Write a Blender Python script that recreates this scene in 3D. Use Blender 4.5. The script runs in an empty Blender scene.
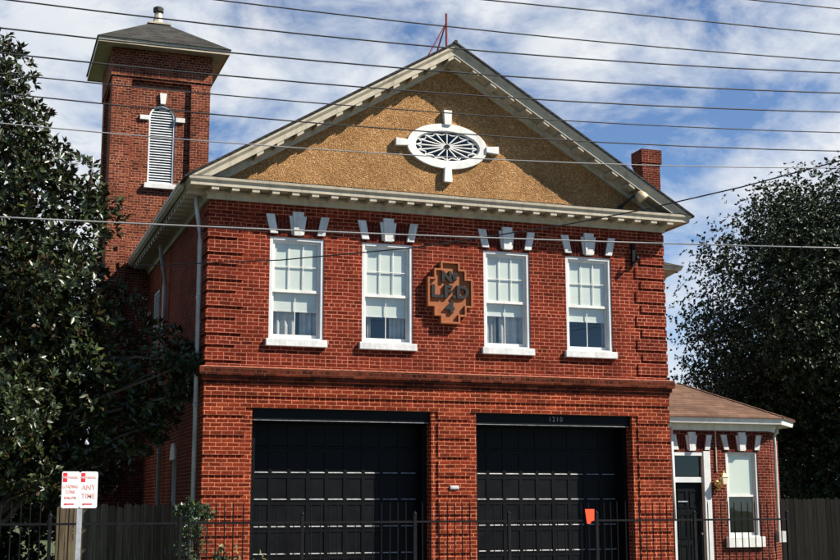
import bpy, bmesh, math, random
import numpy as np
from mathutils import Vector, Matrix

random.seed(7)
RNG = np.random.default_rng(11)
S = bpy.context.scene
COL = S.collection

# ------------------------------------------------------------------ node helpers
def new_mat(name):
    m = bpy.data.materials.new(name); m.use_nodes = True
    nt = m.node_tree
    return m, nt, nt.nodes, nt.links, nt.nodes['Principled BSDF']

def math_node(nt, op, a, b=None):
    n = nt.nodes.new('ShaderNodeMath'); n.operation = op
    for i, v in enumerate((a, b)):
        if v is None: continue
        if isinstance(v, (int, float)): n.inputs[i].default_value = v
        else: nt.links.new(v, n.inputs[i])
    return n.outputs[0]

def mixc(nt, fac, a, b, blend='MIX'):
    n = nt.nodes.new('ShaderNodeMix'); n.data_type = 'RGBA'; n.blend_type = blend
    for key, v in ((0, fac), (6, a), (7, b)):
        if isinstance(v, (int, float)): n.inputs[key].default_value = v
        elif isinstance(v, tuple): n.inputs[key].default_value = (*v[:3], 1)
        else: nt.links.new(v, n.inputs[key])
    return n.outputs[2]

def noise(nt, vec, scale, detail=4, rough=.55, dist=0.0):
    n = nt.nodes.new('ShaderNodeTexNoise')
    n.inputs['Scale'].default_value = scale; n.inputs['Detail'].default_value = detail
    n.inputs['Roughness'].default_value = rough; n.inputs['Distortion'].default_value = dist
    if vec is not None: nt.links.new(vec, n.inputs['Vector'])
    return n.outputs['Fac']

def ramp(nt, fac, stops):
    n = nt.nodes.new('ShaderNodeValToRGB'); e = n.color_ramp.elements
    while len(e) < len(stops): e.new(.5)
    for el, (p, c) in zip(e, stops):
        el.position = p; el.color = (*c, 1) if len(c) == 3 else c
    nt.links.new(fac, n.inputs[0])
    return n.outputs[0]

def obj_vec(nt, scale=None):
    tc = nt.nodes.new('ShaderNodeTexCoord')
    if scale is None: return tc.outputs['Object']
    mp = nt.nodes.new('ShaderNodeMapping'); mp.inputs['Scale'].default_value = scale
    nt.links.new(tc.outputs['Object'], mp.inputs['Vector'])
    return mp.outputs[0]

def plain(name, color, rough=.6, var=.25, scale=6, metal=0.0, bump=0.0, spec=.3, dirt=None, dirt_amt=.5):
    m, nt, N, L, b = new_mat(name)
    v = obj_vec(nt)
    f = noise(nt, v, scale, 6, .6)
    lo = tuple(c * (1 - var) for c in color); hi = tuple(min(1, c * (1 + var)) for c in color)
    c = ramp(nt, f, [(.3, lo), (.7, hi)])
    if dirt is not None:
        d = noise(nt, obj_vec(nt, (3, 3, .7)), 2.2, 8, .7)
        d2 = ramp(nt, d, [(.48, (0, 0, 0)), (.68, (1, 1, 1))])
        c = mixc(nt, math_node(nt, 'MULTIPLY', d2, dirt_amt), c, dirt)
    L.new(c, b.inputs['Base Color'])
    r = math_node(nt, 'ADD', math_node(nt, 'MULTIPLY', f, .25), rough - .125)
    L.new(r, b.inputs['Roughness'])
    b.inputs['Metallic'].default_value = metal
    b.inputs['Specular IOR Level'].default_value = spec
    if bump:
        bn = N.new('ShaderNodeBump'); bn.inputs['Strength'].default_value = bump; bn.inputs['Distance'].default_value = .01
        L.new(noise(nt, v, scale * 8, 4), bn.inputs['Height']); L.new(bn.outputs[0], b.inputs['Normal'])
    return m

R = .0612          # brick course height
GZ = 3.28          # bottom of the top groove on the ground floor
BZ = GZ - 53 * R   # vertical phase of the courses

def brick_mat(name, c1, c2, mortar, L_=.183, h=R, msize=.0062, rot=False, zoff=0.0, stain=.5, low=None):
    m, nt, N, L, b = new_mat(name)
    tc = N.new('ShaderNodeTexCoord'); geo = N.new('ShaderNodeNewGeometry')
    sp = N.new('ShaderNodeSeparateXYZ'); L.new(tc.outputs['Object'], sp.inputs[0])
    sn = N.new('ShaderNodeSeparateXYZ'); L.new(geo.outputs['True Normal'], sn.inputs[0])
    side = math_node(nt, 'GREATER_THAN', math_node(nt, 'ABSOLUTE', sn.outputs[0]), .8)
    mx = N.new('ShaderNodeMix'); L.new(side, mx.inputs[0]); L.new(sp.outputs[0], mx.inputs[2]); L.new(sp.outputs[1], mx.inputs[3])
    u = mx.outputs[0]
    w = math_node(nt, 'ADD', sp.outputs[2], zoff)
    # slightly wavy courses
    wob = math_node(nt, 'MULTIPLY', math_node(nt, 'SUBTRACT', noise(nt, tc.outputs['Object'], 3.0, 3), .5), .022)
    w = math_node(nt, 'ADD', w, wob)
    cb = N.new('ShaderNodeCombineXYZ')
    L.new(w if rot else u, cb.inputs[0]); L.new(u if rot else w, cb.inputs[1])
    br = N.new('ShaderNodeTexBrick')
    L.new(cb.outputs[0], br.inputs['Vector'])
    br.inputs['Scale'].default_value = 1
    br.inputs['Brick Width'].default_value = L_; br.inputs['Row Height'].default_value = h
    br.inputs['Mortar Size'].default_value = msize; br.inputs['Mortar Smooth'].default_value = .25
    br.inputs['Bias'].default_value = -.1
    br.inputs['Color1'].default_value = (0, 0, 0, 1); br.inputs['Color2'].default_value = (1, 1, 1, 1)
    br.inputs['Mortar'].default_value = (.5, .5, .5, 1); br.inputs['Bias'].default_value = 0
    mid = tuple((a + b_) / 2 for a, b_ in zip(c1, c2))
    tone = ramp(nt, br.outputs['Color'], [(0, tuple(x * .7 for x in c2)), (.12, c2), (.5, mid), (.88, c1), (1, (c1[0] * 1.2, c1[1] * 1.6, c1[2] * 1.5))])
    mort = mixc(nt, ramp(nt, noise(nt, tc.outputs['Object'], 2.3, 7, .7), [(.42, (0, 0, 0)), (.66, (1, 1, 1))]), mortar, tuple(x * .55 for x in mortar))
    base_col = mixc(nt, br.outputs['Fac'], tone, mort)
    br.offset = .5; br.offset_frequency = 2
    br.squash = .5 if not rot else 1.0; br.squash_frequency = 5
    v = tc.outputs['Object']
    n1 = noise(nt, v, 1.1, 6, .65)
    n2 = noise(nt, v, 28, 3, .6)
    dark = ramp(nt, n1, [(.25, (1 - stain,) * 3), (.62, (1.08,) * 3)])
    col = mixc(nt, 1, base_col, dark, 'MULTIPLY')
    col = mixc(nt, 1, col, ramp(nt, n2, [(.25, (.62,) * 3), (.7, (1.2,) * 3)]), 'MULTIPLY')
    # streaks of grime running down
    st = noise(nt, obj_vec(nt, (5, 5, .35)), 1.6, 5, .7)
    col = mixc(nt, math_node(nt, 'MULTIPLY', ramp(nt, st, [(.52, (0, 0, 0)), (.75, (1, 1, 1))]), (.8) * stain), col, tuple(c * .35 for c in c1))
    if low is not None:   # cleaner, redder masonry on the lower storey
        f = math_node(nt, 'LESS_THAN', sp.outputs[2], low[0])
        col = mixc(nt, f, col, mixc(nt, 1, col, low[1], 'MULTIPLY'))
    L.new(col, b.inputs['Base Color'])
    b.inputs['Roughness'].default_value = .92; b.inputs['Specular IOR Level'].default_value = .06
    bn = N.new('ShaderNodeBump'); bn.inputs['Strength'].default_value = .7; bn.inputs['Distance'].default_value = .008
    hgt = math_node(nt, 'ADD', math_node(nt, 'SUBTRACT', 1.0, br.outputs['Fac']), math_node(nt, 'MULTIPLY', n2, .5))
    L.new(hgt, bn.inputs['Height']); L.new(bn.outputs[0], b.inputs['Normal'])
    return m

def leaf_mat(name, top, under, rough=.35, var=.5, spec=.5):
    m, nt, N, L, b = new_mat(name)
    g = N.new('ShaderNodeNewGeometry')
    rnd = g.outputs['Random Per Island']
    c = ramp(nt, rnd, [(0, tuple(x * (1 - var) for x in top)), (.6, top), (.97, tuple(x * (1 + var) for x in top)), (1, (top[0] * 3.2, top[1] * 2.4, top[2] * 1.3))])
    c = mixc(nt, g.outputs['Backfacing'], c, under)
    L.new(c, b.inputs['Base Color'])
    b.inputs['Roughness'].default_value = rough; b.inputs['Specular IOR Level'].default_value = spec
    return m

def shingle_mat(name, c1, c2, gap):
    m, nt, N, L, b = new_mat(name)
    tc = N.new('ShaderNodeTexCoord'); sp = N.new('ShaderNodeSeparateXYZ'); L.new(tc.outputs['Object'], sp.inputs[0])
    cb = N.new('ShaderNodeCombineXYZ')
    L.new(math_node(nt, 'ADD', sp.outputs[0], math_node(nt, 'MULTIPLY', sp.outputs[1], .37)), cb.inputs[0]); L.new(sp.outputs[2], cb.inputs[1])
    br = N.new('ShaderNodeTexBrick'); L.new(cb.outputs[0], br.inputs['Vector'])
    br.inputs['Scale'].default_value = 1; br.inputs['Brick Width'].default_value = .26; br.inputs['Row Height'].default_value = .055
    br.inputs['Mortar Size'].default_value = .004
    br.inputs['Color1'].default_value = (*c1, 1); br.inputs['Color2'].default_value = (*c2, 1); br.inputs['Mortar'].default_value = (*gap, 1)
    n = noise(nt, tc.outputs['Object'], 60, 3, .7)
    n0 = noise(nt, tc.outputs['Object'], 1.3, 5, .6)
    c = mixc(nt, 1, br.outputs['Color'], ramp(nt, n, [(.3, (.6,) * 3), (.7, (1.35,) * 3)]), 'MULTIPLY')
    c = mixc(nt, 1, c, ramp(nt, n0, [(.3, (.7,) * 3), (.7, (1.15,) * 3)]), 'MULTIPLY')
    L.new(c, b.inputs['Base Color']); b.inputs['Roughness'].default_value = .92; b.inputs['Specular IOR Level'].default_value = .08
    bn = N.new('ShaderNodeBump'); bn.inputs['Strength'].default_value = .6; bn.inputs['Distance'].default_value = .01
    L.new(math_node(nt, 'SUBTRACT', n, br.outputs['Fac']), bn.inputs['Height']); L.new(bn.outputs[0], b.inputs['Normal'])
    return m

def glass_mat(name, tint=(.9, .95, .95), refl=.12):
    m, nt, N, L, b = new_mat(name)
    N.remove(b)
    tr = N.new('ShaderNodeBsdfTransparent'); tr.inputs[0].default_value = (*tint, 1)
    gl = N.new('ShaderNodeBsdfGlossy'); gl.inputs['Roughness'].default_value = .02
    bn = N.new('ShaderNodeBump'); bn.inputs['Strength'].default_value = .25; bn.inputs['Distance'].default_value = .004
    L.new(noise(nt, obj_vec(nt), 2.2, 2), bn.inputs['Height']); L.new(bn.outputs[0], gl.inputs['Normal'])
    lw = N.new('ShaderNodeLayerWeight'); lw.inputs[0].default_value = .5
    mx = N.new('ShaderNodeMixShader')
    L.new(math_node(nt, 'ADD', math_node(nt, 'MULTIPLY', math_node(nt, 'POWER', lw.outputs['Facing'], 4.0), .8), refl), mx.inputs[0])
    L.new(tr.outputs[0], mx.inputs[1]); L.new(gl.outputs[0], mx.inputs[2])
    L.new(mx.outputs[0], N['Material Output'].inputs[0])
    return m

def stucco_mat():
    m, nt, N, L, b = new_mat('pebbledash')
    v = obj_vec(nt)
    vo = N.new('ShaderNodeTexVoronoi'); vo.inputs['Scale'].default_value = 72; L.new(v, vo.inputs['Vector'])
    sep = N.new('ShaderNodeSeparateColor'); L.new(vo.outputs['Color'], sep.inputs[0])
    c = ramp(nt, sep.outputs[0], [(0, (.27, .135, .055)), (.35, (.385, .20, .080)), (.72, (.46, .25, .102)), (.93, (.56, .35, .165)), (1, (.68, .50, .30))])
    c = mixc(nt, 1, c, ramp(nt, noise(nt, v, 1.6, 6, .65), [(.28, (.62, .60, .56)), (.66, (1.08,) * 3)]), 'MULTIPLY')
    c = mixc(nt, 1, c, ramp(nt, noise(nt, v, 18, 3, .6), [(.3, (.74,) * 3), (.7, (1.14,) * 3)]), 'MULTIPLY')
    L.new(c, b.inputs['Base Color']); b.inputs['Roughness'].default_value = .9; b.inputs['Specular IOR Level'].default_value = .1
    bn = N.new('ShaderNodeBump'); bn.inputs['Strength'].default_value = 1; bn.inputs['Distance'].default_value = .02
    L.new(math_node(nt, 'SUBTRACT', 1, vo.outputs['Distance']), bn.inputs['Height']); L.new(bn.outputs[0], b.inputs['Normal'])
    return m

def wood_mat(name, c1, c2):
    m, nt, N, L, b = new_mat(name)
    g = N.new('ShaderNodeNewGeometry')
    n = noise(nt, obj_vec(nt, (22, 22, 1.2)), 1.5, 6, .65)
    c = ramp(nt, n, [(.3, c1), (.7, c2)])
    c = mixc(nt, 1, c, ramp(nt, g.outputs['Random Per Island'], [(0, (.55,) * 3), (1, (1.25,) * 3)]), 'MULTIPLY')
    L.new(c, b.inputs['Base Color']); b.inputs['Roughness'].default_value = .9; b.inputs['Specular IOR Level'].default_value = .08
    bn = N.new('ShaderNodeBump'); bn.inputs['Strength'].default_value = .6; bn.inputs['Distance'].default_value = .006
    L.new(n, bn.inputs['Height']); L.new(bn.outputs[0], b.inputs['Normal'])
    return m

M = {}
M['brick'] = brick_mat('red_brick', (.168, .0225, .0102), (.108, .0155, .0078), (.53, .195, .118), zoff=-BZ + 2 * R, low=(3.5, (1.10, 1.12, .98)))
M['arch_brick'] = brick_mat('arch_brick', (.10, .015, .009), (.06, .011, .007), (.2, .075, .052), L_=.19, h=.062, msize=.005, rot=True)
M['tower_brick'] = brick_mat('tower_brick', (.195, .047, .024), (.085, .022, .013), (.46, .23, .15), L_=.142, h=.0555, msize=.0062, stain=.55)
M['annex_brick'] = brick_mat('annex_brick', (.105, .018, .011), (.06, .0115, .0075), (.36, .16, .11), stain=.5)
M['belt'] = brick_mat('weathered_belt_brick', (.12, .023, .011), (.05, .012, .007), (.16, .065, .04), zoff=-BZ + .02, stain=.75)
M['mortar_cap'] = plain('mortar_wash', (.30, .11, .07), .9, .5, 14, spec=.05)
M['trim'] = plain('cream_trim_paint', (.41, .362, .272), .5, .1, 5, dirt=(.17, .145, .10), dirt_amt=.55)
M['white'] = plain('white_paint', (.62, .615, .585), .5, .08, 6, dirt=(.34, .31, .26), dirt_amt=.45)
M['stone'] = plain('white_stone', (.56, .56, .545), .65, .12, 12, dirt=(.26, .24, .21), dirt_amt=.55)
M['frame'] = plain('window_paint', (.54, .55, .545), .45, .08, 6, dirt=(.42, .42, .4), dirt_amt=.35)
M['shade'] = plain('roller_shade', (.56, .585, .53), .8, .06, 2)
M['curtain'] = plain('grey_curtain', (.36, .36, .345), .9, .3, 5)
M['glass'] = glass_mat('window_glass', (.92, .95, .94), .085)
M['dark_glass'] = glass_mat('attic_glass', (.25, .28, .3), .05)
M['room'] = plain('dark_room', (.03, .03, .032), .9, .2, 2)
M['stucco'] = stucco_mat()
M['black'] = plain('black_door_paint', (.0035, .0040, .0046), .5, .35, 3, spec=.10)
M['glint_trim_grey'] = plain('glint_and_trim_grey', (.26, .265, .27), .5, .5, 14)  # grey for painted sun glints on door ledges; also header edge and house number
M['iron'] = plain('black_iron', (.006, .006, .007), .6, .4, 20, spec=.12)
M['lead'] = plain('dark_flashing', (.03, .028, .026), .7, .3, 10)
M['roof_dark'] = shingle_mat('dark_shingles', (.06, .055, .05), (.035, .033, .03), (.012, .012, .012))
M['roof_tower'] = shingle_mat('grey_shingles', (.062, .060, .054), (.035, .034, .031), (.015, .015, .014))
M['roof_brown'] = shingle_mat('brown_shingles', (.165, .096, .066), (.115, .066, .046), (.05, .03, .022))
M['pipe'] = plain('grey_pipe_paint', (.45, .45, .43), .5, .15, 8, dirt=(.2, .19, .17), dirt_amt=.6)
M['louver'] = plain('louver_paint', (.62, .64, .65), .5, .12, 10, dirt=(.3, .3, .3), dirt_amt=.4)
M['terra'] = plain('terracotta', (.27, .082, .026), .7, .2, 14, bump=.3, dirt=(.22, .08, .03), dirt_amt=.5)
M['terra_dark'] = plain('terracotta_side', (.16, .055, .024), .8, .3, 14)
M['letter'] = plain('black_letter', (.012, .011, .010), .5, .3, 20)
M['brass'] = plain('aged_brass', (.62, .42, .14), .28, .3, 14, metal=.9)
M['lamp_glass'] = plain('frosted_lamp_glass', (.72, .68, .5), .25, .1, 10)
M['tan_metal'] = plain('tan_metal', (.52, .40, .24), .4, .25, 18, metal=.3)
M['rust'] = plain('rusty_red_steel', (.20, .035, .03), .7, .4, 20)
M['orange'] = plain('fluorescent_orange', (.95, .075, .02), .6, .05, 8)
M['galv'] = plain('galvanised_steel', (.42, .43, .43), .4, .2, 14, metal=.5)
M['sign_white'] = plain('sign_white', (.85, .84, .82), .4, .03, 5)
M['sign_red'] = plain('sign_red', (.62, .02, .03), .45, .08, 5)
M['sign_faded'] = plain('faded_sign_red', (.74, .36, .31), .5, .15, 12)
M['wood'] = wood_mat('weathered_wood', (.040, .031, .020), (.14, .108, .066))
M['wood_shaded'] = wood_mat('shade_darkened_wood', (.006, .0055, .005), (.018, .016, .013))  # shade over the right fence is put into this darkened wood colour
M['bark'] = plain('bark', (.07, .055, .04), .9, .4, 12, bump=.6)
M['magnolia'] = leaf_mat('magnolia_leaf', (.022, .034, .010), (.045, .030, .012), .36, .55, .38)
M['pear'] = leaf_mat('pear_leaf', (.015, .027, .006), (.016, .026, .007), .46, .5, .28)
M['ivy'] = leaf_mat('ivy_leaf', (.025, .045, .014), (.05, .08, .03), .35, .4)
M['weed'] = leaf_mat('weed_leaf', (.14, .13, .035), (.12, .11, .035), .6, .4)
M['wire'] = plain('black_cable', (.02, .02, .021), .6, .2, 5)
M['wire_light'] = plain('grey_cable', (.2, .2, .2), .45, .15, 5)
M['asphalt'] = plain('asphalt', (.05, .05, .05), .9, .25, 4, bump=.4)
M['concrete'] = plain('concrete', (.20, .19, .175), .85, .15, 3, bump=.2)
M['grass'] = plain('grass_ground', (.05, .07, .025), .95, .4, 3, bump=.5)
M['paint'] = plain('road_paint', (.65, .6, .4), .8, .1, 5)

# ------------------------------------------------------------------ mesh helpers
class MB:
    def __init__(s): s.v = []; s.f = []; s.mi = []; s.mats = []; s.cur = 0; s.xf = None
    def mat(s, key):
        m = M[key]
        if m not in s.mats: s.mats.append(m)
        s.cur = s.mats.index(m); return s
    def add(s, verts, faces):
        o = len(s.v)
        if s.xf: verts = [s.xf(*p) for p in verts]
        s.v += [tuple(p) for p in verts]
        for f in faces: s.f.append(tuple(o + i for i in f)); s.mi.append(s.cur)
        return s
    def box(s, x0, x1, y0, y1, z0, z1):
        return s.add([(x0, y0, z0), (x1, y0, z0), (x1, y1, z0), (x0, y1, z0), (x0, y0, z1), (x1, y0, z1), (x1, y1, z1), (x0, y1, z1)],
              [(0, 3, 2, 1), (4, 5, 6, 7), (0, 1, 5, 4), (1, 2, 6, 5), (2, 3, 7, 6), (3, 0, 4, 7)])
    def quad(s, a, b, c, d): return s.add([a, b, c, d], [(0, 1, 2, 3)])
    def prism(s, poly, y0, y1):      # polygon in x,z extruded along y
        n = len(poly)
        v = [(x, y0, z) for x, z in poly] + [(x, y1, z) for x, z in poly]
        f = [tuple(range(n)), tuple(range(2 * n - 1, n - 1, -1))]
        f += [(i, i + n, (i + 1) % n + n, (i + 1) % n) for i in range(n)]
        return s.add(v, f)
    def ring(s, outer, inner, y0, y1):   # frame between two outlines of equal length, in x,z
        n = len(outer)
        v = [(x, y0, z) for x, z in outer] + [(x, y0, z) for x, z in inner] + [(x, y1, z) for x, z in outer] + [(x, y1, z) for x, z in inner]
        f = []
        for i in range(n):
            j = (i + 1) % n
            f += [(i, j, n + j, n + i), (2 * n + i, 3 * n + i, 3 * n + j, 2 * n + j), (i, 2 * n + i, 2 * n + j, j), (n + i, n + j, 3 * n + j, 3 * n + i)]
        return s.add(v, f)
    def tube(s, pts, r, n=8, cap=True):
        pts = [Vector(p) for p in pts]; rs = r if isinstance(r, (list, tuple)) else [r] * len(pts)
        v = []; f = []
        for i, p in enumerate(pts):
            d = (pts[min(i + 1, len(pts) - 1)] - pts[max(i - 1, 0)]).normalized()
            a = d.cross(Vector((0, 0, 1)))
            if a.length < .05: a = Vector((1, 0, 0))
            a.normalize(); b = d.cross(a)
            for k in range(n):
                t = 2 * math.pi * k / n
                v.append(tuple(p + rs[i] * (math.cos(t) * a + math.sin(t) * b)))
        for i in range(len(pts) - 1):
            for k in range(n):
                k2 = (k + 1) % n
                f.append((i * n + k, i * n + k2, (i + 1) * n + k2, (i + 1) * n + k))
        if cap: f += [tuple(range(n - 1, -1, -1)), tuple((len(pts) - 1) * n + k for k in range(n))]
        return s.add(v, f)
    def lathe(s, prof, origin, axis=(0, 0, 1), n=20):
        ax = Vector(axis).normalized(); a = ax.orthogonal().normalized(); b = ax.cross(a); o = Vector(origin)
        v = []; f = []
        for r, h in prof:
            for k in range(n):
                t = 2 * math.pi * k / n; v.append(tuple(o + ax * h + r * (math.cos(t) * a + math.sin(t) * b)))
        for i in range(len(prof) - 1):
            for k in range(n):
                k2 = (k + 1) % n; f.append((i * n + k, i * n + k2, (i + 1) * n + k2, (i + 1) * n + k))
        f += [tuple(range(n - 1, -1, -1)), tuple((len(prof) - 1) * n + k for k in range(n))]
        return s.add(v, f)
    def sweep(s, prof, path):        # closed profile (out, z) swept round an open plan path, mitred; "out" is to the right of travel
        n = len(prof); v = []; f = []
        P = [Vector(p) for p in path]
        for i, p in enumerate(P):
            ds = []
            if i > 0: ds.append((P[i] - P[i - 1]).normalized())
            if i < len(P) - 1: ds.append((P[i + 1] - P[i]).normalized())
            ns = [Vector((d.y, -d.x)) for d in ds]
            m = ns[0] if len(ns) == 1 else (ns[0] + ns[1]) / (1 + ns[0].dot(ns[1]))
            for o, z in prof: v.append((p.x + m.x * o, p.y + m.y * o, z))
        for i in range(len(P) - 1):
            for k in range(n):
                k2 = (k + 1) % n; f.append((i * n + k, i * n + k2, (i + 1) * n + k2, (i + 1) * n + k))
        f += [tuple(range(n)), tuple((len(P) - 1) * n + k for k in range(n - 1, -1, -1))]
        return s.add(v, f)
    def panel(s, a0, a1, z0, z1, d, openings, depth):   # wall face in the (x, z) plane at y=d with reveals
        xs = sorted({a0, a1, *[v for o in openings for v in o[:2]]}); zs = sorted({z0, z1, *[v for o in openings for v in o[2:4]]})
        for i in range(len(xs) - 1):
            for j in range(len(zs) - 1):
                cx, cz = (xs[i] + xs[i + 1]) / 2, (zs[j] + zs[j + 1]) / 2
                if any(o[0] < cx < o[1] and o[2] < cz < o[3] for o in openings): continue
                s.quad((xs[i], d, zs[j]), (xs[i + 1], d, zs[j]), (xs[i + 1], d, zs[j + 1]), (xs[i], d, zs[j + 1]))
        for o in openings:
            dep = o[4] if len(o) > 4 else depth
            x0, x1, b, t = o[:4]
            s.quad((x0, d, b), (x0, d + dep, b), (x0, d + dep, t), (x0, d, t)); s.quad((x1, d, t), (x1, d + dep, t), (x1, d + dep, b), (x1, d, b))
            s.quad((x0, d, t), (x0, d + dep, t), (x1, d + dep, t), (x1, d, t)); s.quad((x0, d, b), (x1, d, b), (x1, d + dep, b), (x0, d + dep, b))
        return s
    def build(s, name, parent=None, recalc=True, smooth=False, bevel=0.0):
        org = Vector((0, 0, 0))
        if parent is not None:
            p = parent
            while p is not None: org += p.location; p = p.parent
        me = bpy.data.meshes.new(name)
        me.from_pydata([tuple(Vector(p) - org) for p in s.v], [], s.f)
        for m in s.mats: me.materials.append(m)
        me.polygons.foreach_set('material_index', s.mi)
        if recalc:
            bm = bmesh.new(); bm.from_mesh(me); bmesh.ops.recalc_face_normals(bm, faces=bm.faces); bm.to_mesh(me); bm.free()
        if smooth: me.polygons.foreach_set('use_smooth', [True] * len(me.polygons))
        o = bpy.data.objects.new(name, me); COL.objects.link(o)
        if parent is not None: o.parent = parent
        if bevel:
            b = o.modifiers.new('bevel', 'BEVEL'); b.width = bevel; b.segments = 2; b.limit_method = 'ANGLE'
        return o

def mb(key, xf=None):
    b = MB(); b.xf = xf; return b.mat(key)

def tag(o, label=None, cat=None, group=None, kind=None):
    if label: o['label'] = label
    if cat: o['category'] = cat
    if group: o['group'] = group
    if kind: o['kind'] = kind
    return o

def thing(name, label, cat, loc=(0, 0, 0), group=None):
    o = bpy.data.objects.new(name, None); COL.objects.link(o); o.location = loc; o.empty_display_size = .2
    return tag(o, label, cat, group)

def copy_child(o, dloc, parent=None):
    c = o.copy(); COL.objects.link(c); c.parent = parent or o.parent
    c.location = Vector(o.location) + Vector(dloc)
    return c

def text_verts(txt, size, spacing=1.0, bold=0.0, extrude=.005):
    cu = bpy.data.curves.new('txt', 'FONT'); cu.body = txt; cu.size = size; cu.align_x = 'CENTER'; cu.align_y = 'CENTER'
    cu.space_character = spacing; cu.offset = bold; cu.extrude = extrude; cu.resolution_u = 3
    ob = bpy.data.objects.new('txt', cu); COL.objects.link(ob)
    dg = bpy.context.evaluated_depsgraph_get()
    me = bpy.data.meshes.new_from_object(ob.evaluated_get(dg))
    vs = [tuple(v.co) for v in me.vertices]; fs = [tuple(p.vertices) for p in me.polygons]
    bpy.data.objects.remove(ob); bpy.data.meshes.remove(me); bpy.data.curves.remove(cu)
    return vs, fs

def add_text(b, txt, size, cx, y, cz, spacing=1.0, bold=0.0, extrude=.005, sx=1.0):
    vs, fs = text_verts(txt, size, spacing, bold, extrude)
    b.add([(cx + x * sx, y - z, cz + yy) for x, yy, z in vs], fs)

# ------------------------------------------------------------------ the fire station
W = 8.1
st_ = thing('fire_station', 'two-storey red brick fire station with a pebble-dashed gable and two black garage doors', 'building')

WX = [(.98, 1.88), (2.52, 3.40), (4.66, 5.51), (6.19, 7.07)]
WZ0, WZ1 = 4.25, 5.91
DOORS = [(.75, 3.71), (4.50, 7.39)]
DT = GZ - 2 * R
BT, BB = 3.79, 3.51       # belt course
ZC = 6.44                 # underside of the cornice frieze

w = mb('brick')
ops = [(a, b, WZ0, WZ1, .14) for a, b in WX] + [(a, b, 0, DT, .22) for a, b in DOORS]
w.panel(0, W, 0, 6.75, 0, ops, .14)
sidewall = lambda x, y, z: (y, x, z)
w.xf = sidewall
w.panel(0, 12, 0, 6.75, 0, [(2.72, 3.30, .9, 2.6, .14), (5.6, 6.45, WZ0, WZ1, .14)], .14)
w.xf = lambda x, y, z: (W - y, x, z)
w.panel(0, 12, 0, 6.75, 0, [], .1)
w.xf = None
w.quad((0, 12, 0), (W, 12, 0), (W, 12, 6.75), (0, 12, 6.75))
# rusticated piers of the ground floor: raised bands between recessed courses
zs = [GZ - 5 * k * R for k in range(0, 11)]
for k in range(len(zs)):
    top = zs[k]; bot = max(0.0, zs[k] - 4 * R)
    if top <= 0: break
    for x0, x1 in ((-.022, .64), (3.82, 4.39), (7.50, W + .022)):
        w.box(x0, x1, -.024, .05 if 0 < x0 < 7 else 3 * .1, bot, top)
w.box(-.022, W + .022, -.024, .3, GZ + R, BB + .01)      # plain band over the doors
w.box(.64, 7.50, -.0225, .1, DT + .002, GZ)                 # lintel courses
# quoins of the upper floor: alternating blocks
z = 3.88; k = 0
while z < 6.4:
    rows = 3 if k % 2 == 0 else 2
    ln = .56 if k % 2 == 0 else .46
    zt = min(z + rows * R, 6.44)
    w.box(-.024, ln, -.024, ln, z, zt); w.box(W - ln, W + .024, -.024, ln, z, zt)
    z += (rows + 1) * R; k += 1
w.build('wall', st_, recalc=False)

bl = mb('belt')
bl.sweep([(-.05, BB), (.035, BB), (.035, BB + .06), (.065, BB + .065), (.065, BB + .13), (.105, BB + .14), (.105, BT - .025), (-.05, BT)],
         [(0, 8), (0, 0), (W, 0), (W, 9)])
bl.mat('mortar_cap').sweep([(-.05, BT + .003), (.107, BT - .022), (.107, BT - .014), (-.05, BT + .02)], [(0, 8), (0, 0), (W, 0), (W, 9)])
bl.build('belt_course', st_)

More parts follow.
